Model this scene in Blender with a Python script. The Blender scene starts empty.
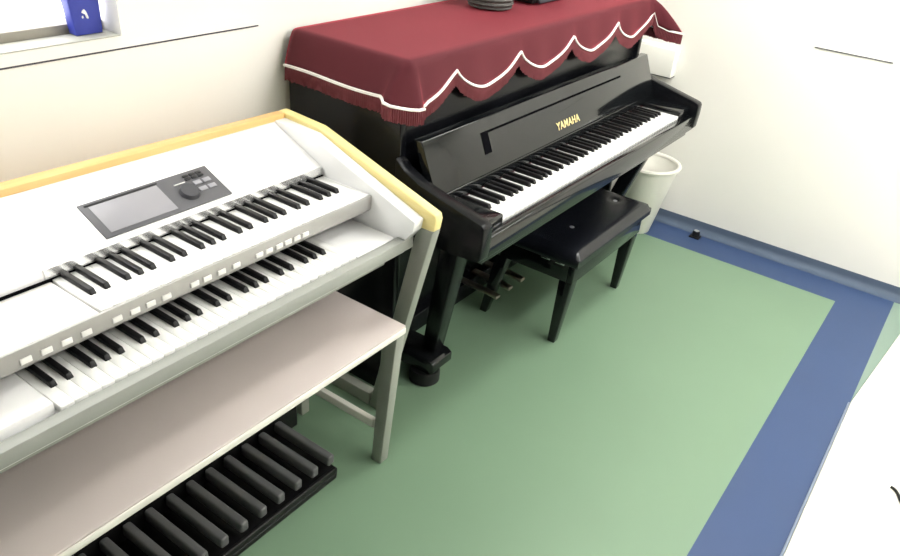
import bpy, bmesh, math, random
from mathutils import Vector, Matrix
random.seed(7)
S = bpy.context.scene
COL = S.collection

# ---------------------------------------------------------------- materials
def mat(name, col, rough=0.5, metal=0.0, coat=0.0, spec=0.5, sheen=0.0, emis=None, estr=0.0,
        noise=None, bump=None, coat_rough=0.03):
    """noise=(scale, amount): tonal mottling of the surface itself; bump=(scale, strength, distance)"""
    m = bpy.data.materials.new(name); m.use_nodes = True
    nt = m.node_tree; b = nt.nodes['Principled BSDF']
    b.inputs['Base Color'].default_value = (*col, 1)
    b.inputs['Roughness'].default_value = rough
    b.inputs['Metallic'].default_value = metal
    b.inputs['Coat Weight'].default_value = coat
    b.inputs['Coat Roughness'].default_value = coat_rough
    b.inputs['Specular IOR Level'].default_value = spec
    b.inputs['Sheen Weight'].default_value = sheen
    if emis:
        b.inputs['Emission Color'].default_value = (*emis, 1)
        b.inputs['Emission Strength'].default_value = estr
    tc = None
    if noise or bump:
        tc = nt.nodes.new('ShaderNodeTexCoord')
    if noise:
        n = nt.nodes.new('ShaderNodeTexNoise'); n.inputs['Scale'].default_value = noise[0]; n.inputs['Detail'].default_value = 4
        r = nt.nodes.new('ShaderNodeMapRange'); r.inputs['To Min'].default_value = 1 - noise[1]; r.inputs['To Max'].default_value = 1 + noise[1]
        mx = nt.nodes.new('ShaderNodeVectorMath'); mx.operation = 'SCALE'; mx.inputs[0].default_value = col
        nt.links.new(tc.outputs['Object'], n.inputs['Vector']); nt.links.new(n.outputs['Fac'], r.inputs['Value'])
        nt.links.new(r.outputs['Result'], mx.inputs['Scale']); nt.links.new(mx.outputs['Vector'], b.inputs['Base Color'])
    if bump:
        n2 = nt.nodes.new('ShaderNodeTexNoise'); n2.inputs['Scale'].default_value = bump[0]; n2.inputs['Detail'].default_value = 3
        bp = nt.nodes.new('ShaderNodeBump'); bp.inputs['Strength'].default_value = bump[1]; bp.inputs['Distance'].default_value = bump[2]
        nt.links.new(tc.outputs['Object'], n2.inputs['Vector']); nt.links.new(n2.outputs['Fac'], bp.inputs['Height'])
        nt.links.new(bp.outputs['Normal'], b.inputs['Normal'])
    return m

def wood_mat(name, c1, c2, axis='X'):
    m = bpy.data.materials.new(name); m.use_nodes = True
    nt = m.node_tree; b = nt.nodes['Principled BSDF']; b.inputs['Roughness'].default_value = 0.4
    tc = nt.nodes.new('ShaderNodeTexCoord'); mp = nt.nodes.new('ShaderNodeMapping')
    mp.inputs['Scale'].default_value = (1.5, 30, 30) if axis == 'X' else (30, 1.5, 30)
    n = nt.nodes.new('ShaderNodeTexNoise'); n.inputs['Scale'].default_value = 3; n.inputs['Detail'].default_value = 5
    cr = nt.nodes.new('ShaderNodeValToRGB')
    cr.color_ramp.elements[0].position = .3; cr.color_ramp.elements[0].color = (*c1, 1)
    cr.color_ramp.elements[1].position = .7; cr.color_ramp.elements[1].color = (*c2, 1)
    nt.links.new(tc.outputs['Object'], mp.inputs['Vector']); nt.links.new(mp.outputs['Vector'], n.inputs['Vector'])
    nt.links.new(n.outputs['Fac'], cr.inputs['Fac']); nt.links.new(cr.outputs['Color'], b.inputs['Base Color'])
    return m

M = {}
M['wall'] = mat('wall_paint', (.86, .845, .79), .6, noise=(3, .012), bump=(220, .05, .001))
M['walldark'] = mat('darkened_unseen_wall', (.08, .08, .085), .9, bump=(300, .2, .001))
M['void'] = mat('matt_black', (.004, .004, .005), 1.0, spec=0)
M['strip'] = mat('added_reflector', (.92, .92, .92), .25, metal=.8)
M['ceiling'] = mat('ceiling_white', (.85, .85, .83), .8)
M['green'] = mat('green_vinyl', (.166, .258, .170), .42, spec=.35, noise=(2.2, .05), bump=(90, .03, .001))
M['blue'] = mat('blue_vinyl', (.034, .064, .152), .4, spec=.32, noise=(5, .06), bump=(90, .03, .001))
M['cove'] = mat('blue_cove_vinyl', (.072, .102, .155), .6, noise=(6, .05))
M['paleg'] = mat('pale_green_vinyl', (.19, .27, .22), .45, noise=(3, .04))
M['piano'] = mat('black_piano_lacquer', (.006, .007, .008), .10, spec=.35, coat=.25, coat_rough=.03)
M['satin'] = mat('black_satin_lacquer', (.005, .0055, .007), .22, spec=.22)
M['pianokey'] = mat('ivory_white', (.86, .86, .84), .25, coat=.3)
M['blackkey'] = mat('ebony_black', (.006, .006, .007), .35, spec=.25)
M['felt'] = mat('red_felt', (.05, .008, .010), .9)
M['white'] = mat('organ_gloss_white', (.86, .86, .86), .22, coat=.4, coat_rough=.08)
M['pink'] = mat('organ_cream_white', (.80, .765, .745), .4)
M['grey'] = mat('organ_grey_metal', (.30, .315, .275), .45)
M['greylight'] = mat('organ_light_grey', (.31, .32, .295), .45)
M['maple'] = wood_mat('maple_veneer', (.74, .45, .17), (.80, .52, .21), 'X')
M['maple_overlit'] = wood_mat('overexposed_maple_veneer', (.80, .66, .27), (.84, .72, .33), 'Y')  # same maple as the back board, with overexposure put into the colour
M['panel'] = mat('dark_grey_plastic', (.095, .095, .105), .45)
M['screen'] = mat('lcd_grey', (.29, .285, .31), .35)
M['dial'] = mat('charcoal_plastic', (.055, .055, .065), .4)
M['btn'] = mat('light_button', (.78, .77, .75), .3)
M['btngrey'] = mat('grey_button', (.30, .30, .33), .35)
M['btnblack'] = mat('black_button', (.02, .02, .022), .35)
M['face'] = mat('brushed_silver_plastic', (.36, .355, .34), .35, metal=.2)
M['seat'] = mat('cream_laminate', (.58, .515, .49), .38)
M['seatedge'] = mat('white_edge_band', (.78, .76, .70), .35)
M['black'] = mat('black_plastic', (.006, .006, .0065), .4, spec=.3)
M['pedal'] = mat('dark_grey_pedal', (.12, .122, .125), .42)
M['velvet'] = mat('burgundy_velvet', (.080, .003, .010), .85, sheen=.75, noise=(6, .08), bump=(300, .15, .001))
M['velvet'].node_tree.nodes['Principled BSDF'].inputs['Sheen Roughness'].default_value = .32
M['velvet'].node_tree.nodes['Principled BSDF'].inputs['Sheen Tint'].default_value = (.85, .10, .15, 1)
M['braid'] = mat('white_braid', (.86, .84, .80), .7)
M['fringe'] = mat('dusty_red_fringe', (.150, .028, .036), .8, noise=(60, .25))
M['leather'] = mat('black_leather', (.005, .006, .009), .27, bump=(180, .12, .001))
M['tuft'] = mat('glint_button', (.45, .45, .47), .3, metal=.8)  # pale metal colour puts glints on the leather tuft buttons
M['brass'] = mat('brass', (.62, .47, .22), .25, metal=1)
M['pedalmetal'] = mat('dull_nickel', (.40, .37, .30), .3, metal=1)
M['gold'] = mat('gold_letter', (.86, .74, .36), .35, metal=.6)
M['chrome'] = mat('chrome', (.75, .75, .75), .15, metal=1)
M['rubber'] = mat('black_rubber', (.005, .0055, .006), .5, spec=.3)
M['bluebox'] = mat('royal_blue_plastic', (.030, .045, .330), .45, noise=(4, .06))
M['logo'] = mat('white_print', (.85, .85, .85), .5)
M['basket'] = mat('grey_wicker', (.060, .056, .052), .7, noise=(90, .35), bump=(120, .6, .004))
M['case'] = mat('slate_case', (.060, .064, .075), .5)
M['bin'] = mat('white_bin_plastic', (.78, .77, .70), .45)
M['paper'] = mat('white_paper', (.88, .88, .87), .7)
M['line'] = mat('dark_trim', (.035, .030, .045), .5)
M['sill'] = mat('grey_sill_stone', (.42, .42, .37), .5, noise=(14, .05))
M['silldark'] = mat('brown_window_rail', (.27, .25, .21), .5)
M['frost'] = mat('frosted_pane', (.88, .88, .88), .6, emis=(1, 1, .98), estr=1.6)
M['lamp'] = mat('lamp_diffuser', (.9, .9, .9), .5, emis=(1, .985, .95), estr=8.0)
M['lampframe'] = mat('lamp_frame', (.75, .75, .75), .5)
M['whitefloor'] = mat('cream_white_flooring', (.74, .73, .64), .4, noise=(4, .015))
M['line2'] = mat('grey_blue_nosing', (.20, .24, .32), .35)
M['board'] = mat('white_board_laminate', (.88, .875, .82), .35)

# ---------------------------------------------------------------- mesh helpers
def box(bm, x0, x1, y0, y1, z0, z1):
    vs = [bm.verts.new((x, y, z)) for z in (z0, z1) for y in (y0, y1) for x in (x0, x1)]
    for f in ((0, 2, 3, 1), (4, 5, 7, 6), (0, 1, 5, 4), (2, 6, 7, 3), (0, 4, 6, 2), (1, 3, 7, 5)):
        bm.faces.new([vs[i] for i in f])

def hexa(bm, bot, top):
    """bot/top: (x0,x1,y0,y1,z)"""
    vs = []
    for (x0, x1, y0, y1, z) in (bot, top):
        vs += [bm.verts.new(p) for p in ((x0, y0, z), (x1, y0, z), (x1, y1, z), (x0, y1, z))]
    for f in ((3, 2, 1, 0), (4, 5, 6, 7), (0, 1, 5, 4), (1, 2, 6, 5), (2, 3, 7, 6), (3, 0, 4, 7)):
        bm.faces.new([vs[i] for i in f])

def prism(bm, pts, a0, a1, axis='x'):
    """pts: polygon; axis x -> (y,z) profile, axis y -> (x,z), axis z -> (x,y)"""
    def P(p, a):
        if axis == 'x': return (a, p[0], p[1])
        if axis == 'y': return (p[0], a, p[1])
        return (p[0], p[1], a)
    A = [bm.verts.new(P(p, a0)) for p in pts]; B = [bm.verts.new(P(p, a1)) for p in pts]
    n = len(pts)
    bm.faces.new(A); bm.faces.new(B[::-1])
    for i in range(n):
        bm.faces.new((A[i], B[i], B[(i + 1) % n], A[(i + 1) % n]))

def lathe(bm, prof, cx=0, cy=0, seg=24, cz=0):
    rings = []
    for r, z in prof:
        rings.append([bm.verts.new((cx + r * math.cos(2 * math.pi * k / seg), cy + r * math.sin(2 * math.pi * k / seg), cz + z)) for k in range(seg)])
    for a, b in zip(rings, rings[1:]):
        for k in range(seg):
            bm.faces.new((a[k], a[(k + 1) % seg], b[(k + 1) % seg], b[k]))
    bm.faces.new(rings[0][::-1]); bm.faces.new(rings[-1])

def tube(bm, pts, r, seg=8):
    pts = [Vector(p) for p in pts]; rings = []
    for i, p in enumerate(pts):
        d = (pts[min(i + 1, len(pts) - 1)] - pts[max(i - 1, 0)]).normalized()
        u = d.cross(Vector((0, 0, 1)))
        if u.length < 1e-4: u = d.cross(Vector((1, 0, 0)))
        u.normalize(); w = d.cross(u)
        rings.append([bm.verts.new(p + r * (math.cos(2 * math.pi * k / seg) * u + math.sin(2 * math.pi * k / seg) * w)) for k in range(seg)])
    for a, b in zip(rings, rings[1:]):
        for k in range(seg): bm.faces.new((a[k], a[(k + 1) % seg], b[(k + 1) % seg], b[k]))
    bm.faces.new(rings[0][::-1]); bm.faces.new(rings[-1])

def obj(name, bm, material, parent=None, bev=0, seg=2, smooth=False, loc=None):
    bmesh.ops.recalc_face_normals(bm, faces=bm.faces)
    if bev:
        bmesh.ops.bevel(bm, geom=[e for e in bm.edges if e.is_manifold and e.calc_face_angle(0) > .5], offset=bev, segments=seg, profile=.5, affect='EDGES', clamp_overlap=True)
    me = bpy.data.meshes.new(name); bm.to_mesh(me); bm.free()
    for m in (material if isinstance(material, (list, tuple)) else [material]): me.materials.append(m)
    if smooth or bev:
        for p in me.polygons: p.use_smooth = True
        me.set_sharp_from_angle(angle=math.radians(38 if not bev else 50))
    o = bpy.data.objects.new(name, me); COL.objects.link(o)
    if parent: 
        o.parent = parent
        if parent.type == 'EMPTY' or True:
            o.matrix_parent_inverse = parent_world(parent).inverted()
    if loc: o.location = loc
    return o

def parent_world(p):
    w = p.matrix_basis.copy()
    if p.parent: w = parent_world(p.parent) @ p.matrix_parent_inverse @ w
    return w

def bxo(name, dims, material, parent=None, bev=.002, seg=2):
    bm = bmesh.new(); box(bm, *dims); return obj(name, bm, material, parent, bev, seg)

def tag(o, label, cat, group=None):
    o['label'] = label; o['category'] = cat
    if group: o['group'] = group
    return o

def thing(name, loc, label, cat, group=None):
    o = bpy.data.objects.new(name, None); COL.objects.link(o); o.location = loc; o.empty_display_size = .1
    return tag(o, label, cat, group)

def struct(o):
    o['kind'] = 'structure'; return o

# ---------------------------------------------------------------- room shell
WX, WY, GX, GY, FY = 1.802, .665, 1.581, -.714, -.9112      # right wall, back wall, green edges, end of blue border
LX, BY, CZ = -2.6, -2.6, 2.3
bm = bmesh.new()
def quad(bm, pts, mi):
    f = bm.faces.new([bm.verts.new(p) for p in pts]); f.material_index = mi
quad(bm, [(LX, GY, 0), (GX, GY, 0), (GX, WY, 0), (LX, WY, 0)], 0)
quad(bm, [(GX, FY, 0), (WX, FY, 0), (WX, WY, 0), (GX, WY, 0)], 1)
quad(bm, [(LX, FY, 0), (GX, FY, 0), (GX, GY, 0), (LX, GY, 0)], 1)
quad(bm, [(LX, BY, 0), (WX, BY, 0), (WX, FY, 0), (LX, FY, 0)], 2)
me_bot = [(LX, BY, -.05), (WX, BY, -.05), (WX, WY, -.05), (LX, WY, -.05)]
quad(bm, me_bot[::-1], 2)
me = bpy.data.meshes.new('floor'); bm.to_mesh(me); bm.free()
for k in ('green', 'blue', 'paleg'): me.materials.append(M[k])
fl = bpy.data.objects.new('floor', me); COL.objects.link(fl); struct(fl)

struct(bxo('ceiling', (LX, WX, BY, WY, CZ, CZ + .05), M['ceiling'], bev=0))
struct(bxo('wall_right', (WX, WX + .1, BY, WY + .2, 0, CZ), M['wall'], bev=0))
struct(bxo('wall_left', (LX - .1, LX, BY, WY + .2, 0, CZ), M['walldark'], bev=0))  # unseen wall, made dark to deepen the reflection in the piano's side
struct(bxo('wall_front', (LX, WX, BY - .1, BY, 0, CZ), M['wall'], bev=0))
# back wall with a window recess at upper left
SX, SZ0, SZ1, SD = -.582, 1.075, 2.05, .10
bm = bmesh.new()
box(bm, LX, WX, WY, WY + .2, 0, SZ0)
box(bm, LX, WX, WY, WY + .2, SZ1, CZ)
box(bm, SX, WX, WY, WY + .2, SZ0, SZ1)
box(bm, LX, -2.1, WY, WY + .2, SZ0, SZ1)
struct(obj('wall_back', bm, M['wall']))
w = struct(bxo('window_1', (-2.1, SX, WY + SD - .001, WY + SD + .006, SZ0 + .028, SZ1), M['frost'], bev=0))
bxo('window_frame', (-2.1, SX - .001, WY + SD - .035, WY + SD - .002, SZ0 + .002, SZ0 + .022), M['silldark'], w, .001)
bxo('window_sill', (-2.1, SX - .001, WY + .0008, WY + SD - .036, SZ0 + .0003, SZ0 + .003), M['sill'], w, .001)
# thin dark joint line along the back wall, and the short one on the right wall
struct(bxo('trim_1', (-2.4, -.20, WY - .002, WY + .001, 1.0475, 1.0505), M['line'], bev=.0005))
struct(bxo('trim_2', (WX - .004, WX + .001, -.568, -.282, .8955, .8985), M['line'], bev=.0005))
# coved vinyl baseboards
def cove(name, pts3):
    bm = bmesh.new()
    prof = [(0, 0), (.0, .052), (.004, .052), (.006, .026), (.012, .012), (.026, .004), (.05, .001), (.05, 0)]
    return prof
prof = [(0, .0), (0, .050), (.004, .050), (.0055, .026), (.011, .012), (.024, .004), (.045, .0008), (.045, 0)]
bm = bmesh.new(); prism(bm, [(WX - d, z) for d, z in prof], BY, WY, 'y')
struct(obj('baseboard_right', bm, M['cove'], smooth=True))
bm = bmesh.new(); prism(bm, [(WY - d, z) for d, z in prof], LX, WX - .046, 'x')
struct(obj('baseboard_back', bm, M['cove'], smooth=True))

# ---------------------------------------------------------------- ceiling lamps
def lamp(x, y, label):
    t = thing('ceiling_light', (x, y, CZ), label, 'ceiling light', 'ceiling lights')
    bm = bmesh.new(); box(bm, x - .64, x + .64, y - .17, y + .17, CZ - .05, CZ - .001); obj('frame', bm, M['lampframe'], t, .004)
    bm = bmesh.new(); box(bm, x - .61, x + .61, y - .145, y + .145, CZ - .056, CZ - .0502); obj('diffuser', bm, M['lamp'], t)
lamp(.85, -.40, 'long white ceiling lamp above the piano bench')
lamp(.85, -1.60, 'long white ceiling lamp above the white floor, to the right')
lamp(.0, -1.75, 'long white ceiling lamp above the white floor, to the left')

# ---------------------------------------------------------------- keys
WK = .0235
BOFF = {0: -.0022, 1: .0022, 3: -.0028, 4: 0, 5: .0028}     # C# D# F# G# A#
def keyboard(root, x0, y0, z, nwhite, first, wlen, bfront, bwid, bh, matw, matb, WK=WK):
    """first = scale degree of the first white key (0 = C)"""
    for i in range(nwhite):
        bm = bmesh.new(); box(bm, x0 + i * WK + .0003, x0 + (i + 1) * WK - .0003, y0, y0 + wlen, z - .016, z)
        obj('white_key', bm, matw, root, .0005, 1)
    for i in range(nwhite - 1):
        d = (first + i) % 7
        if d in BOFF:
            cx = x0 + (i + 1) * WK + BOFF[d]; h = bwid / 2
            bm = bmesh.new()
            hexa(bm, (cx - h, cx + h, y0 + bfront, y0 + wlen, z - .006), (cx - h * .82, cx + h * .82, y0 + bfront + .009, y0 + wlen, z + bh))
            obj('black_key', bm, matb, root, .0012, 2)

# ---------------------------------------------------------------- upright piano
P = thing('upright_piano', (.61, .4, 0), 'glossy black upright piano under the fringed burgundy cover', 'piano')
pl = M['piano']
XL, XR = -.125, 1.347
# sides with curved arms
for (a, b) in ((XL + .004, XL + .028), (XR - .028, XR - .004)):
    bm = bmesh.new(); prism(bm, [(.645, .02), (.645, .950), (.640, .955), (.256, .955), (.250, .949), (.250, .02)], a, b); obj('side_panel', bm, M['satin'], P, .003)
for (a, b) in ((-.140, -.100), (1.322, 1.362)):
    top = [(.249, .80), (.22, .775), (.17, .752), (.11, .738), (.04, .722), (-.010, .711), (-.028, .706), (-.034, .698), (-.035, .66), (-.032, .612), (-.026, .604), (.05, .598), (.249, .598)]
    bm = bmesh.new(); prism(bm, top, a, b); obj('arm', bm, M['satin'], P, .003, 2)
bxo('lid', (-.092, 1.334, .264, .634, .9555, 1.0265), pl, P, .005, 3)
bxo('upper_panel', (XL + .029, XR - .029, .262, .285, .62, .955), M['satin'], P, .002)
bxo('lower_panel', (XL + .029, XR - .029, .425, .445, .10, .575), M['satin'], P, .002)
bxo('bottom_board', (XL + .029, XR - .029, .400, .609, .025, .095), M['satin'], P, .003)
bxo('back_frame', (XL + .029, XR - .029, .61, .64, .10, .955), M['black'], P, .003)
bxo('keybed', (-.0995, 1.3215, -.012, .285, .578, .640), pl, P, .003)
bxo('key_slip', (-.0995, 1.3215, -.031, -.003, .606, .6625), pl, P, .003)
for (a, b) in ((-.0995, -.003), (1.225, 1.3215)):
    bxo('key_block', (a, b, -.002 if a > 1 else -.006, .147, .641, .688), pl, P, .006, 3)
# music desk / fallboard leaning back
bm = bmesh.new(); prism(bm, [(.148, .708), (.206, .842), (.232, .842), (.176, .700)], -.0905, 1.3145)
fb = obj('fallboard', bm, pl, P, .002)
bm = bmesh.new(); prism(bm, [(.1475, .673), (.1475, .7065), (.20, .699), (.20, .673)], -.0985, 1.3205); obj('fallboard_nose', bm, pl, P, .004, 3)
bxo('felt_strip', (-.003, 1.225, .1465, .1474, .672, .6745), M['felt'], P, 0)
# groove of the fold-out music shelf (a thin dark recess line), in the plane of the fallboard
def onfall(x, t, off=.0006):       # t: 0 bottom .. 1 top of the fallboard face
    n = Vector((0, -.134, .058)).normalized()
    p = Vector((x, .148 + .058 * t, .708 + .134 * t)) + n * off
    return p
def fallstrip(bm, x0, x1, t0, t1, th=.0012):
    q = [onfall(x0, t0, -.001), onfall(x1, t0, -.001), onfall(x1, t1, -.001), onfall(x0, t1, -.001)]
    r = [onfall(x0, t0, th), onfall(x1, t0, th), onfall(x1, t1, th), onfall(x0, t1, th)]
    v = [bm.verts.new(p) for p in q + r]
    for f in ((3, 2, 1, 0), (4, 5, 6, 7), (0, 1, 5, 4), (1, 2, 6, 5), (2, 3, 7, 6), (3, 0, 4, 7)): bm.faces.new([v[i] for i in f])
bm = bmesh.new(); fallstrip(bm, .155, 1.055, .715, .760); fallstrip(bm, .155, .190, .34, .715)
obj('music_shelf_groove', bm, M['void'], fb)
# gold lettering
cu = bpy.data.curves.new('lettering', 'FONT'); cu.body = 'YAMAHA'; cu.size = .034; cu.space_character = 1.12; cu.extrude = .0006; cu.offset = .0008; cu.align_x = 'CENTER'
tmp = bpy.data.objects.new('lettering_tmp', cu); COL.objects.link(tmp)
bpy.context.view_layer.update()
dg = bpy.context.evaluated_depsgraph_get()
me = bpy.data.meshes.new_from_object(tmp.evaluated_get(dg)); bpy.data.objects.remove(tmp); bpy.data.curves.remove(cu)
ang = math.atan2(.134, .058)
me.transform(Matrix.Translation(onfall(.632, .17, .0009)) @ Matrix.Rotation(ang, 4, 'X'))
me.materials.clear(); me.materials.append(M['gold'])
lt = bpy.data.objects.new('gold_lettering', me); COL.objects.link(lt); lt.parent = fb; lt.matrix_parent_inverse = parent_world(fb).inverted()
lt['label'] = 'gold lettering'
keyboard(P, 0, 0, .672, 52, 5, .1465, .050, .0140, .0105, M['pianokey'], M['blackkey'])
# legs, toes and casters
for (xb, xt) in ((.080, -.060), (1.235, 1.29)):
    bm = bmesh.new(); hexa(bm, (xb - .026, xb + .026, .215, .265, .102), (xt - .030, xt + .030, .065, .125, .577)); obj('leg', bm, M['satin'], P, .004)
    bm = bmesh.new(); prism(bm, [(.399, .046), (.399, .101), (.205, .101), (.186, .090), (.186, .060), (.200, .046)], xb - .068, xb + .036); obj('toe_block', bm, pl, P, .004)
    bm = bmesh.new(); lathe(bm, [(.046, 0), (.050, .005), (.050, .036), (.046, .0455)], xb - .040, .236, 28); obj('caster', bm, M['rubber'], P, smooth=True)
for x in (.490, .575, .660):
    bm = bmesh.new(); prism(bm, [(.424, .100), (.30, .098), (.252, .092), (.252, .104), (.30, .110), (.424, .112)], x - .014, x + .014); obj('pedal', bm, M['pedalmetal'], P, .003)

# ---------------------------------------------------------------- burgundy cover on the lid
CV = thing('piano_cover', (.61, .45, 1.0305), 'burgundy velvet cloth with white scalloped braid and fringe on the piano lid', 'cloth')
ZT = 1.034
# path around three sides: (lid-edge point, hem point, hem z)
def lerp(a, b, t): return a + (b - a) * t
def scallop(x):
    pk = [-.24, .085, .402, .728, 1.055, 1.352]
    for a, b in zip(pk, pk[1:]):
        if a <= x <= b:
            u = (x - a) / (b - a); u = u ** .82
            return .984 - .064 * (1 - abs(2 * u - 1) ** 1.7)
    return .984
path = []
N = 26
for i in range(N + 1):                                   # left side, back -> front
    t = i / N; y = lerp(.640, .300, t)
    path.append(((-.104, y), (-.138 - .006 * math.sin(5 * t) - .010 * t, y), .946 + .004 * math.sin(6 * t) ))
cl = [((-.105, .275), (-.150, .288), .944), ((-.104, .262), (-.163, .274), .940), ((-.102, .256), (-.156, .260), .934), ((-.101, .252), (-.134, .245), .928),
      ((-.100, .249), (-.110, .232), .922), ((-.097, .248), (-.088, .222), .919), ((-.093, .247), (-.073, .220), .919), ((-.085, .246), (-.068, .228), .921)]
path += cl
for i in range(131):                                     # front
    x = lerp(-.055, 1.330, i / 130)
    path.append(((lerp(-.075, 1.322, i / 130), .246), (x, .233 + .003 * math.sin(x * 19.3) - .003 * math.cos(x * 38), ), scallop(x) if x > -.05 else .922))
path += [((1.330, .246), (1.352, .226), .984), ((1.338, .244), (1.366, .208), .940), ((1.344, .242), (1.384, .168), .926), ((1.348, .242), (1.404, .128), .922), ((1.350, .246), (1.414, .122), .920),
         ((1.351, .252), (1.414, .140), .920), ((1.352, .262), (1.402, .20), .924)]
for i in range(1, 21):
    t = i / 20; y = lerp(.26, .640, t)
    path.append(((1.352, y), (1.392 - .006 * t, y), .930))
# top sheet (grid between left and right edges) + flaps with rounded edge
bm = bmesh.new()
K = 7
rows = []; loop = []; hist = []
for (ex, ey), (hx, hy), hz in path:
    e = Vector((ex, ey, ZT)); h = Vector((hx, hy, hz))
    inn = Vector((min(max(ex, -.085), 1.33), min(max(ey, .272), .64), ZT))
    if loop and (loop[-1].co - inn).length < 1e-4: v0 = loop[-1]
    else:
        v0 = bm.verts.new(inn); loop.append(v0)
    r = [v0, bm.verts.new(inn.lerp(e, .55) - Vector((0, 0, .0005)))]
    ed = Vector((ex, ey, ZT - .006)) + (Vector((hx - ex, hy - ey, 0)) * .08)
    r.append(bm.verts.new(inn.lerp(e, .9) - Vector((0, 0, .0025))))
    r.append(bm.verts.new(ed))
    for k in range(1, K + 1):
        t = k / K
        p = ed.lerp(h, t)
        p.x = lerp(ed.x, h.x, t ** .8); p.y = lerp(ed.y, h.y, t ** .8)
        r.append(bm.verts.new(p))
    rows.append(r)
for a, b in zip(rows, rows[1:]):
    for k in range(len(a) - 1):
        q = [a[k], a[k + 1], b[k + 1], b[k]]
        if a[k] is b[k]: q = q[:3]
        bm.faces.new(q)
bm.faces.new(loop[::-1])
clo = obj('cloth', bm, M['velvet'], CV)
for p in clo.data.polygons: p.use_smooth = True
so = clo.modifiers.new('thick', 'SOLIDIFY'); so.thickness = .002; so.offset = 0
# white braid along the hem
def outward(i):
    a = Vector((*path[max(i - 1, 0)][1], 0)); b = Vector((*path[min(i + 1, len(path) - 1)][1], 0))
    d = (b - a); n = Vector((d.y, -d.x, 0))
    if n.length < 1e-6: n = Vector((0, -1, 0))
    n.normalize(); 
    return n
outs = [outward(i) for i in range(len(path))]
bm = bmesh.new(); prev = None
for i, ((ex, ey), (hx, hy), hz) in enumerate(path):
    n = -outs[i] if outs[i].dot(Vector((hx - .61, hy - .45, 0))) < 0 else outs[i]
    h = Vector((hx, hy, hz))
    q = [bm.verts.new(h + n * o + Vector((0, 0, dz))) for o, dz in ((.0032, .0036), (.0058, .0024), (.0058, -.0024), (.0032, -.0036), (-.001, -.0036), (-.001, .0036))]
    if prev:
        for k in range(6): bm.faces.new((prev[k], prev[(k + 1) % 6], q[(k + 1) % 6], q[k]))
    else: bm.faces.new(q)
    prev = q
bm.faces.new(prev[::-1])
br = obj('braid', bm, M['braid'], CV, smooth=True); br['label'] = 'white braid'
# fringe below the hem: a pleated strip with threads
pts = []
for i in range(len(path) - 1):
    (h0, z0), (h1, z1) = (path[i][1], path[i][2]), (path[i + 1][1], path[i + 1][2])
    L = math.hypot(h1[0] - h0[0], h1[1] - h0[1]) 
    m = max(1, int(L / .0028))
    for k in range(m):
        t = k / m
        n = outs[i]
        n = -n if n.dot(Vector((h0[0] - .61, h0[1] - .45, 0))) < 0 else n
        pts.append((Vector((lerp(h0[0], h1[0], t), lerp(h0[1], h1[1], t), lerp(z0, z1, t))), n))
bm = bmesh.new(); prev = None
for i, (p, n) in enumerate(pts):
    L = .040 + random.uniform(-.003, .002); w_ = .0016 * (1 if i % 2 else -1)
    sway = random.uniform(-.0015, .0015)
    q = [bm.verts.new(p + Vector((0, 0, -.002)) + n * (.001 + w_ * .4)), bm.verts.new(p + Vector((0, 0, -.5 * L)) + n * (.002 + w_)), bm.verts.new(p + Vector((sway, 0, -L)) + n * (.002 + w_))]
    if prev:
        for k in range(2): bm.faces.new((prev[k], prev[k + 1], q[k + 1], q[k]))
    prev = q
fr = obj('fringe', bm, M['fringe'], CV); fr['label'] = 'dusty red fringe'
so = fr.modifiers.new('thick', 'SOLIDIFY'); so.thickness = .0015

# things standing on the cover
ZC = ZT + .0045
bx = thing('wicker_basket', (.62, .49, ZC), 'dark grey woven basket standing on the burgundy piano cover', 'basket')
bm = bmesh.new()
prof = [(.066, 0), (.072, .004)] + [(.072 + .012 * k / 14 + (.0025 if k % 2 else -.0015), .004 + .11 * (k + .5) / 15) for k in range(15)] + [(.087, .118), (.084, .122), (.076, .116), (.066, .01)]
lathe(bm, prof,   .615, .495, 32, ZC); obj('body', bm, M['basket'], bx, smooth=True)
bm = bmesh.new(); tube(bm, [(.615 + .086 * math.cos(a * math.pi / 16), .495 + .086 * math.sin(a * math.pi / 16), ZC + .120) for a in range(33)], .006); obj('rim', bm, M['basket'], bx, smooth=True)
cs = thing('equipment_case', (.88, .50, ZC), 'black and slate case on the burgundy cover, right of the woven basket', 'case')
bm = bmesh.new(); prism(bm, [(.80, ZC), (.965, ZC), (.975, ZC + .012), (.975, ZC + .10), (.79, ZC + .10), (.79, ZC + .012)], .415, .53, 'y'); obj('body', bm, M['case'], cs, .006, 3)
bxo('side_strap', (.765, .789, .425, .52, ZC + .002, ZC + .095), M['black'], cs, .004)
bm = bmesh.new(); tube(bm, [(.84, .47, ZC + .10), (.845, .47, ZC + .125), (.92, .47, ZC + .125), (.925, .47, ZC + .10)], .006); obj('handle', bm, M['black'], cs, smooth=True)

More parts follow.
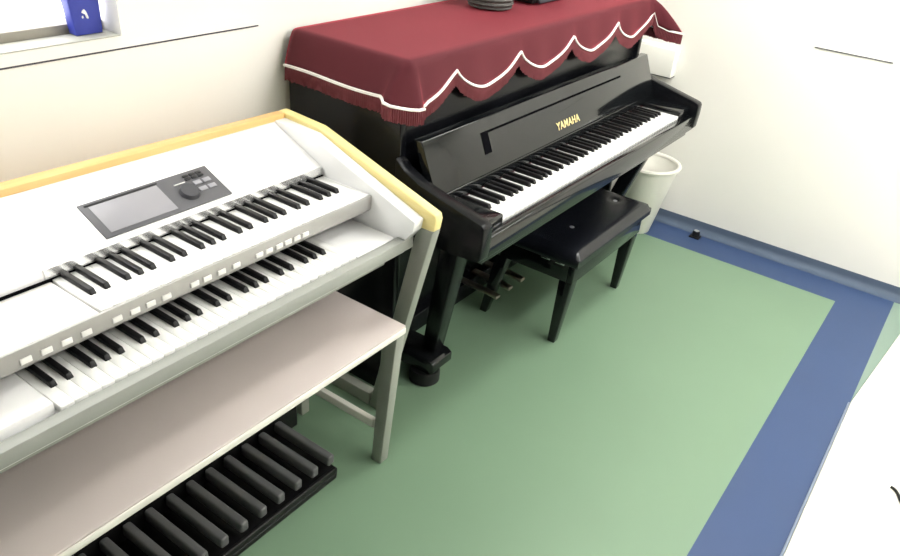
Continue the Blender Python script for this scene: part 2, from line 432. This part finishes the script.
# ---------------------------------------------------------------- piano bench
B = thing('piano_bench', (.77, .17, 0), 'black tufted leather piano bench pushed under the keyboard', 'bench')
bx0, bx1, by0, by1, bz = .475, 1.060, -.035, .310, .385
def cushion():
    bm = bmesh.new(); nx, ny = 44, 28
    tufts = [(.655, .092), (.975, .080), (.655, .215), (.975, .215)]
    top = []
    for i in range(nx + 1):
        row = []
        for j in range(ny + 1):
            u, v = i / nx, j / ny
            x = lerp(bx0, bx1, u); y = lerp(by0, by1, v)
            e = min(u * (bx1 - bx0), (1 - u) * (bx1 - bx0), v * (by1 - by0), (1 - v) * (by1 - by0))
            z = bz - .022 * (1 - min(1, e / .03)) ** 2.2
            for tx_, ty_ in tufts:
                z -= .007 * math.exp(-((x - tx_) ** 2 + (y - ty_) ** 2) / .00022)
            row.append(bm.verts.new((x, y, z)))
        top.append(row)
    for i in range(nx):
        for j in range(ny): bm.faces.new((top[i][j], top[i + 1][j], top[i + 1][j + 1], top[i][j + 1]))
    ring = [top[i][0] for i in range(nx + 1)] + [top[nx][j] for j in range(1, ny + 1)] + [top[i][ny] for i in range(nx - 1, -1, -1)] + [top[0][j] for j in range(ny - 1, 0, -1)]
    cxm, cym = (bx0 + bx1) / 2, (by0 + by1) / 2
    r0 = [bm.verts.new((v.co.x + .004 * (1 if v.co.x > cxm else -1), v.co.y, bz - .036)) for v in ring]
    r1 = [bm.verts.new((v.co.x, v.co.y, bz - .050)) for v in ring]
    for a, b in ((ring, r0), (r0, r1)):
        for k in range(len(a)): bm.faces.new((a[k], b[k], b[(k + 1) % len(a)], a[(k + 1) % len(a)]))
    bm.faces.new(r1)
    o = obj('cushion', bm, M['leather'], B)
    for p in o.data.polygons: p.use_smooth = True
    o.data.set_sharp_from_angle(angle=math.radians(60))
    for tx_, ty_ in tufts:
        b2 = bmesh.new(); lathe(b2, [(.013, -.003), (.0125, .003), (.008, .007), (.001, .0085)], tx_, ty_, 14, bz - .0105); obj('tuft_button', b2, M['tuft'], o, smooth=True)
cushion()
bxo('seat_board', (bx0 + .012, bx1 - .012, by0 + .012, by1 - .012, bz - .058, bz - .0505), M['black'], B, .001)
az0, az1 = bz - .125, bz - .0585
bm = bmesh.new()
for d in ((bx0 + .02, bx1 - .02, by0 + .018, by0 + .040, az0, az1), (bx0 + .02, bx1 - .02, by1 - .040, by1 - .018, az0, az1),
          (bx0 + .02, bx0 + .042, by0 + .041, by1 - .041, az0, az1), (bx1 - .042, bx1 - .02, by0 + .041, by1 - .041, az0, az1)): box(bm, *d)
obj('apron', bm, pl, B, .002)
for sx in (0, 1):
    for sy in (0, 1):
        tx_ = bx0 + .045 if sx == 0 else bx1 - .045; ty_ = by0 + .045 if sy == 0 else by1 - .045
        fx_ = .520 if sx == 0 else 1.030; fy_ = .028 if sy == 0 else .322
        bm = bmesh.new(); hexa(bm, (fx_ - .014, fx_ + .014, fy_ - .014, fy_ + .014, 0), (tx_ - .024, tx_ + .024, ty_ - .024, ty_ + .024, az0 - .0005))
        obj('leg', bm, pl, B, .003)
for y in (.02, .075):
    bxo('lid_hinge', (bx0 + .0125, bx0 + .019, y, y + .035, bz - .064, bz - .058), M['chrome'], B, .001)
bm = bmesh.new(); tube(bm, [(bx1 - .019, .04, bz - .09), (bx1 + .006, .04, bz - .09)], .012, 14); obj('height_knob', bm, M['chrome'], B, smooth=True)

# ---------------------------------------------------------------- electronic organ
O = thing('electronic_organ', (-.86, .3, 0), 'white two-manual electronic organ with wooden rim and grey legs, left of the piano', 'organ')
OL = -1.475
ux0 = -.995; ux1 = ux0 + 29 * WK
wh = M['white']
bxo('deck', (OL + .03, -.275, .101, .50, .640, .677), wh, O, .002)
bxo('front_rail', (OL + .03, -.275, .076, .1005, .664, .692), M['greylight'], O, .001)
bxo('under_cover', (OL + .05, -.30, .14, .49, .600, .6395), M['grey'], O, .002)
# rim: side boards and back board
rim = [(.020, .765), (.016, .752), (.020, .722), (.075, .700), (.524, .700), (.524, .882), (.385, .874)]
bm = bmesh.new(); prism(bm, rim, -.273, -.245); sb = obj('side_board', bm, M['maple_overlit'], O, .004, 3); sb['label'] = 'wooden side board coloured as overexposed'
bm = bmesh.new(); prism(bm, rim, OL, OL + .029); sb = obj('side_board', bm, M['maple_overlit'], O, .004, 3); sb['label'] = 'wooden side board coloured as overexposed'
bm = bmesh.new(); prism(bm, [(-.2735, .4992), (OL + .0295, .4992), (OL + .0295, .527)], .60, .8665, 'z'); obj('rear_cover', bm, wh, O)
bm = bmesh.new(); prism(bm, [(-.2735, .4998), (OL + .0295, .5276), (OL + .0295, .569), (-.2735, .5245)], .60, .881, 'z'); bb = obj('back_board', bm, M['maple'], O, .002); bb['label'] = 'tan wooden back board'
# inner white cheeks following the rim
chk = [(.050, .749), (.054, .722), (.076, .6935), (.1010, .6935), (.1015, .678), (.499, .678), (.499, .870), (.375, .864)]
for a, b in ((-.308, -.274), (OL + .030, OL + .074)):
    bm = bmesh.new(); prism(bm, chk, a, b); obj('cheek', bm, wh, O, .002, 2)
# control panel slope above the upper manual
bxo('key_gap', (OL + .0755, -.3095, .3345, .3375, .7585, .7775), M['void'], O, 0)
bm = bmesh.new(); prism(bm, [(.3377, .779), (.3377, .7965), (.3460, .7965), (.3460, .779)], ux0 - .01, ux1 + .002); ss = obj('reflecting_strip', bm, M['strip'], O)  # mirror-like strip added so the black keys show as blurred reflections
pan = [(.340, .7775), (.3400, .797), (.356, .806), (.430, .838), (.4985, .866), (.4985, .70), (.338, .70)]
bm = bmesh.new(); prism(bm, pan, OL + .0745, -.3085); obj('control_panel', bm, wh, O, .003, 3)
# upper manual body with overhanging lip
upm = [(.186, .7735), (.184, .770), (.186, .747), (.205, .740), (.278, .700), (.337, .700), (.337, .7565), (.192, .7565), (.191, .7735)]
bm = bmesh.new(); prism(bm, [(.1795, .7735), (.1855, .7735), (.1865, .758), (.337, .758), (.337, .700), (.275, .700), (.206, .728), (.1835, .735), (.1795, .742)], OL + .0745, -.3085); obj('upper_manual_bed', bm, M['face'], O, .001)
# white end blocks of the upper manual, flush with the keys
ux0 = -.995; ux1 = ux0 + 29 * WK
bm = bmesh.new(); prism(bm, [(ux1 + .001, .336), (ux1 + .001, .1865), (-.330, .1865), (-.316, .190), (-.310, .200), (-.3095, .336)], .7585, .7755, 'z'); obj('upper_end_block', bm, wh, O, .002)
bxo('upper_end_block', (OL + .0745, ux0 - .002, .187, .337, .7585, .7725), M['pink'], O, .004, 3)
# lower manual end blocks
lx0 = -1.132; WL = WK * 1.013; lx1 = lx0 + 29 * WL
bxo('lower_end_block', (OL + .0745, lx0 - .004, .117, .27, .6775, .7005), wh, O, .002)
bxo('lower_end_block', (lx1 + .001, -.3085, .104, .270, .6775, .6915), wh, O, .002)
keyboard(O, lx0, .106, .694, 29, 0, .165, .050, .0128, .0095, M['pianokey'], M['blackkey'], WL)
keyboard(O, ux0, .187, .775, 29, 0, .150, .050, .0128, .0095, M['pianokey'], M['blackkey'])
# buttons on the lip between the manuals
for x in (-1.134, -1.10, -1.066, -1.031, -.974, -.939, -.907, -.874, -.812, -.783, -.749, -.713, -.654, -.628, -.60, -.575, -.55, -.525):
    bm = bmesh.new(); box(bm, x - .0095, x + .0095, .1765, .1800, .746, .757); obj('registration_button', bm, M['btn'], O, .0015)
# tone buttons behind the upper keys
# screen console on the slope
sl = Vector((0, .1425, .060)).normalized(); sn = Vector((0, -.060, .1425)).normalized()
def onpan(x, d, off):     # d metres up the slope from (.356,.806)
    return Vector((x, .356, .806)) + sl * d + sn * off
def slab(bm, x0, x1, d0, d1, o0, o1):
    v = [bm.verts.new(onpan(x, d, o)) for o in (o0, o1) for x, d in ((x0, d0), (x1, d0), (x1, d1), (x0, d1))]
    for f in ((3, 2, 1, 0), (4, 5, 6, 7), (0, 1, 5, 4), (1, 2, 6, 5), (2, 3, 7, 6), (3, 0, 4, 7)): bm.faces.new([v[i] for i in f])
bm = bmesh.new(); slab(bm, -.872, -.572, -.005, .090, -.003, .003); con = obj('screen_console', bm, M['panel'], O, .001); con['label'] = 'dark grey console with a screen and buttons'
bm = bmesh.new(); slab(bm, -.856, -.704, .004, .078, .0032, .0042); s_ = obj('screen', bm, M['screen'], con, .0004); s_['label'] = 'pale grey screen'
bm = bmesh.new(); slab(bm, -.862, -.700, .0805, .084, .0032, .0045); obj('screen_bezel', bm, M['btnblack'], con)
bm = bmesh.new()
ring0 = []; ring1 = []
for k in range(28):
    a = 2 * math.pi * k / 28
    ring0.append(bm.verts.new(onpan(-.655 + .022 * math.cos(a), .033 + .022 * math.sin(a), .003))); ring1.append(bm.verts.new(onpan(-.655 + .019 * math.cos(a), .033 + .019 * math.sin(a), .012)))
for k in range(28): bm.faces.new((ring0[k], ring0[(k + 1) % 28], ring1[(k + 1) % 28], ring1[k]))
bm.faces.new(ring1); bm.faces.new(ring0[::-1])
obj('data_dial', bm, M['dial'], con, smooth=True)
for k in range(3):
    for r in range(2):
        bm = bmesh.new(); slab(bm, -.640 + .0165 * k, -.627 + .0165 * k, .074 - .009 * r, .080 - .009 * r, .0032, .0060); obj('small_button', bm, M['btnblack'], con, .0006)
for k in range(2):
    for r in range(2):
        bm = bmesh.new(); slab(bm, -.630 + .023 * k, -.611 + .023 * k, .046 - .020 * r, .057 - .020 * r, .0032, .0055); obj('soft_key', bm, M['btngrey'], con, .0006)
bm = bmesh.new(); slab(bm, -.672, -.645, .061, .0635, .0032, .005); obj('indicator_strip', bm, M['btn'], con, .0004)
# legs
for a, sgn in ((-.2455, 1), (OL + .0295, -1)):
    bt = -.150 if sgn > 0 else OL - .065
    bm = bmesh.new(); hexa(bm, (bt - .030, bt, .238, .280, .0), (a - .030, a, .0205, .066, .7215 if sgn > 0 else .7215)); 
    # front upper part tucks under the rim
    obj('leg', bm, M['grey'], O, .002)
    bxo('foot_bar', (bt - .030, bt, .281, .520, 0, .045), M['grey'], O, .002)

# ---------------------------------------------------------------- organ bench
OB = thing('organ_bench', (-.84, .19, 0), 'long cream-topped bench with grey legs under the organ keyboards', 'bench')
sz = .478
bxo('seat', (-1.33, -.326, .044, .430, sz - .006, sz), M['seat'], OB, .002)
bxo('seat_edge', (-1.33, -.325, .043, .431, sz - .024, sz - .0062), M['seatedge'], OB, .003)
bxo('under_frame', (-1.29, -.362, .085, .390, sz - .055, sz - .0245), M['grey'], OB, .002)
for x0 in (-.358, -1.328):
    x1 = x0 + .031
    bm = bmesh.new(); hexa(bm, (x0 + .008, x1 + .008, .088, .122, 0), (x0, x1, .046, .090, sz - .0245)); obj('leg', bm, M['grey'], OB, .002)
    bm = bmesh.new(); hexa(bm, (x0 + .008, x1 + .008, .395, .428, 0), (x0, x1, .391, .428, sz - .0245)); obj('leg', bm, M['grey'], OB, .002)
    st = bxo('stretcher', (x0 + .010, x1 - .004, .1215, .392, .112, .138), M['seatedge'], OB, .002)

# ---------------------------------------------------------------- pedalboard
PB = thing('organ_pedalboard', (-.84, .3, 0), 'black organ pedalboard with grey bars lying on the green floor below the organ bench', 'pedalboard')
bm = bmesh.new()
prism(bm, [(-1.262, .375), (-1.262, .158), (-1.245, .144), (-.468, .144), (-.450, .158), (-.446, .375)], .0, .016, 'z'); obj('base_tray', bm, M['black'], PB, .002)
bm = bmesh.new(); prism(bm, [(-1.250, .1555), (-1.244, .1445), (-.469, .1445), (-.462, .1555)], .0165, .036, 'z'); obj('front_curb', bm, M['black'], PB, .003)
bxo('pedal_housing', (-1.262, -.385, .376, .50, 0, .100), M['black'], PB, .005, 3)
bxo('housing_lip', (-1.262, -.385, .3725, .3755, .088, .096), M['pedal'], PB, .001)
for k in range(14):
    x = -.470 - .0595 * k
    bm = bmesh.new()
    hexa(bm, (x - .0125, x + .0125, .160, .371, .040), (x - .0110, x + .0110, .158, .371, .072))
    obj('pedal', bm, M['pedal'], PB, .006, 3)

# ---------------------------------------------------------------- smaller things
# blue box on the window sill
ZS = SZ0 + .0035
BX = thing('blue_box', (-.63, .72, ZS), 'royal blue box with a small white mark standing on the window sill', 'box')
bm = bmesh.new(); hexa(bm, (-.664, -.603, .698, .727, ZS), (-.680, -.600, .697, .728, ZS + .17)); bd = obj('body', bm, M['bluebox'], BX, .003, 3)
bm = bmesh.new()
lg = [(-.646, .046), (-.643, .0505), (-.639, .052), (-.6355, .047), (-.632, .035), (-.6335, .0325), (-.637, .034), (-.639, .042), (-.642, .0435)]
prism(bm, [(x, ZS + z) for x, z in lg], .6955, .6972, 'y'); lgo = obj('white_mark', bm, M['logo'], bd); lgo['label'] = 'white mark'
bm = bmesh.new(); prism(bm, [(-.647, ZS + .038), (-.6435, ZS + .0395), (-.6435, ZS + .035), (-.646, ZS + .034)], .6955, .6972, 'y'); obj('white_mark', bm, M['logo'], bd)

# waste bin between piano and wall
cxb, cyb, rz = 1.605, .197, .325
BN = thing('waste_bin', (cxb, cyb, 0), 'white plastic waste bin standing between the piano and the right wall', 'bin')
bm = bmesh.new(); lathe(bm, [(.062, 0), (.066, .004), (.128, rz - .004), (.123, rz - .004), (.060, .008), (.001, .008)], cxb, cyb, 36); obj('body', bm, M['bin'], BN, smooth=True)
bm = bmesh.new(); tube(bm, [(cxb + .130 * math.cos(a * math.pi / 18), cyb + .130 * math.sin(a * math.pi / 18), rz) for a in range(37)], .010); obj('rim', bm, M['bin'], BN, smooth=True)
bm = bmesh.new(); lathe(bm, [(.040, .010), (.060, .10), (.085, rz - .075), (.05, rz - .07), (.001, rz - .065)], cxb, cyb, 24); obj('liner_bag', bm, M['paper'], BN, smooth=True)

# white wall box and the sheets tucked in it, behind the piano's right end
WB = thing('wall_box', (1.77, .44, .66), 'white box mounted low on the right wall behind the piano', 'box')
bxo('body', (1.745, 1.8015, .245, .63, .664, .78), M['board'], WB, .002)
bxo('bottom_seam', (1.7455, 1.801, .246, .629, .6605, .6638), M['line'], WB, 0)
for k, (y, dx, a) in enumerate(((.34, 0, .1), (.40, .006, -.12), (.46, .012, .2))):
    pass
bm = bmesh.new(); box(bm, 1.752, 1.790, .30, .50, .7805, .789); tag(obj('paper_stack', bm, M['paper'], bev=.001), 'stack of white paper on top of the white wall box', 'paper')

# door stop by the baseboard
DS = thing('door_stop', (1.737, -.05, 0), 'small black door stop on the blue floor border by the wall', 'door stop')
bxo('base', (1.705, 1.750, -.078, -.030, 0, .006), M['black'], DS, .002)
bm = bmesh.new(); lathe(bm, [(.017, 0), (.017, .018), (.015, .022), (.001, .023)], 1.730, -.054, 20, .0065); obj('bumper', bm, M['rubber'], DS, smooth=True)
bm = bmesh.new(); lathe(bm, [(.012, 0), (.012, .0015), (.001, .002)], 1.730, -.054, 20, .0300); obj('metal_cap', bm, M['chrome'], DS, smooth=True)

# white flooring beyond the blue border, a low step with a rounded nosing
bm = bmesh.new()
prism(bm, [(LX + .001, BY + .001), (WX - .05, BY + .001), (WX - .05, -1.002), (1.46, -.970), (.885, FY - .0015), (LX + .001, FY - .0015)], .0004, .012, 'z')
struct(obj('floor', bm, M['whitefloor'], bev=.004, seg=3))
bm = bmesh.new(); box(bm, LX + .001, .885, FY - .001, FY + .006, .0004, .0065); struct(obj('trim_3', bm, M['line2'], bev=.002))
pts = [(.527, -1.092, .0165), (.525, -1.099, .0165), (.519, -1.107, .0165), (.508, -1.114, .0165), (.485, -1.124, .0165), (.44, -1.15, .0165), (.36, -1.21, .0165), (.25, -1.30, .0165), (.12, -1.38, .0165), (-.05, -1.43, .0165), (-.25, -1.45, .0165)]
bm = bmesh.new(); tube(bm, pts, .0042, 10); tag(obj('power_cord', bm, M['black'], smooth=True), 'black cord lying on the white floor at the right edge of the view', 'cord')

# ---------------------------------------------------------------- camera, world, colour
f, a, p, k, cx, cy, cz, oy = 750.1443, .9904, -.5704, .0943, -1.5428, -.8778, 1.5096, 32.6924
d = Vector((math.sin(a) * math.cos(p), math.cos(a) * math.cos(p), math.sin(p)))
rt = Vector((math.cos(a), -math.sin(a), 0)); up = rt.cross(d)
X = math.cos(k) * rt + math.sin(k) * up; Y = -math.sin(k) * rt + math.cos(k) * up; Z = -d
cam = bpy.data.cameras.new('camera'); co = bpy.data.objects.new('camera', cam); COL.objects.link(co)
m = Matrix((X, Y, Z)).transposed().to_4x4(); m.translation = Vector((cx, cy, cz)); co.matrix_world = m
cam.sensor_fit = 'HORIZONTAL'; cam.sensor_width = 36; cam.lens = f / 900 * 36; cam.shift_y = oy / 900; cam.clip_start = .01
S.camera = co

wd = bpy.data.worlds.new('world'); S.world = wd; wd.use_nodes = True
bg = wd.node_tree.nodes['Background']; bg.inputs['Color'].default_value = (.9, .95, 1, 1); bg.inputs['Strength'].default_value = .3
S.view_settings.view_transform = 'Standard'; S.view_settings.look = 'None'
S.view_settings.gamma = 1; S.view_settings.use_curve_mapping = False
S.view_settings.exposure = 1.7
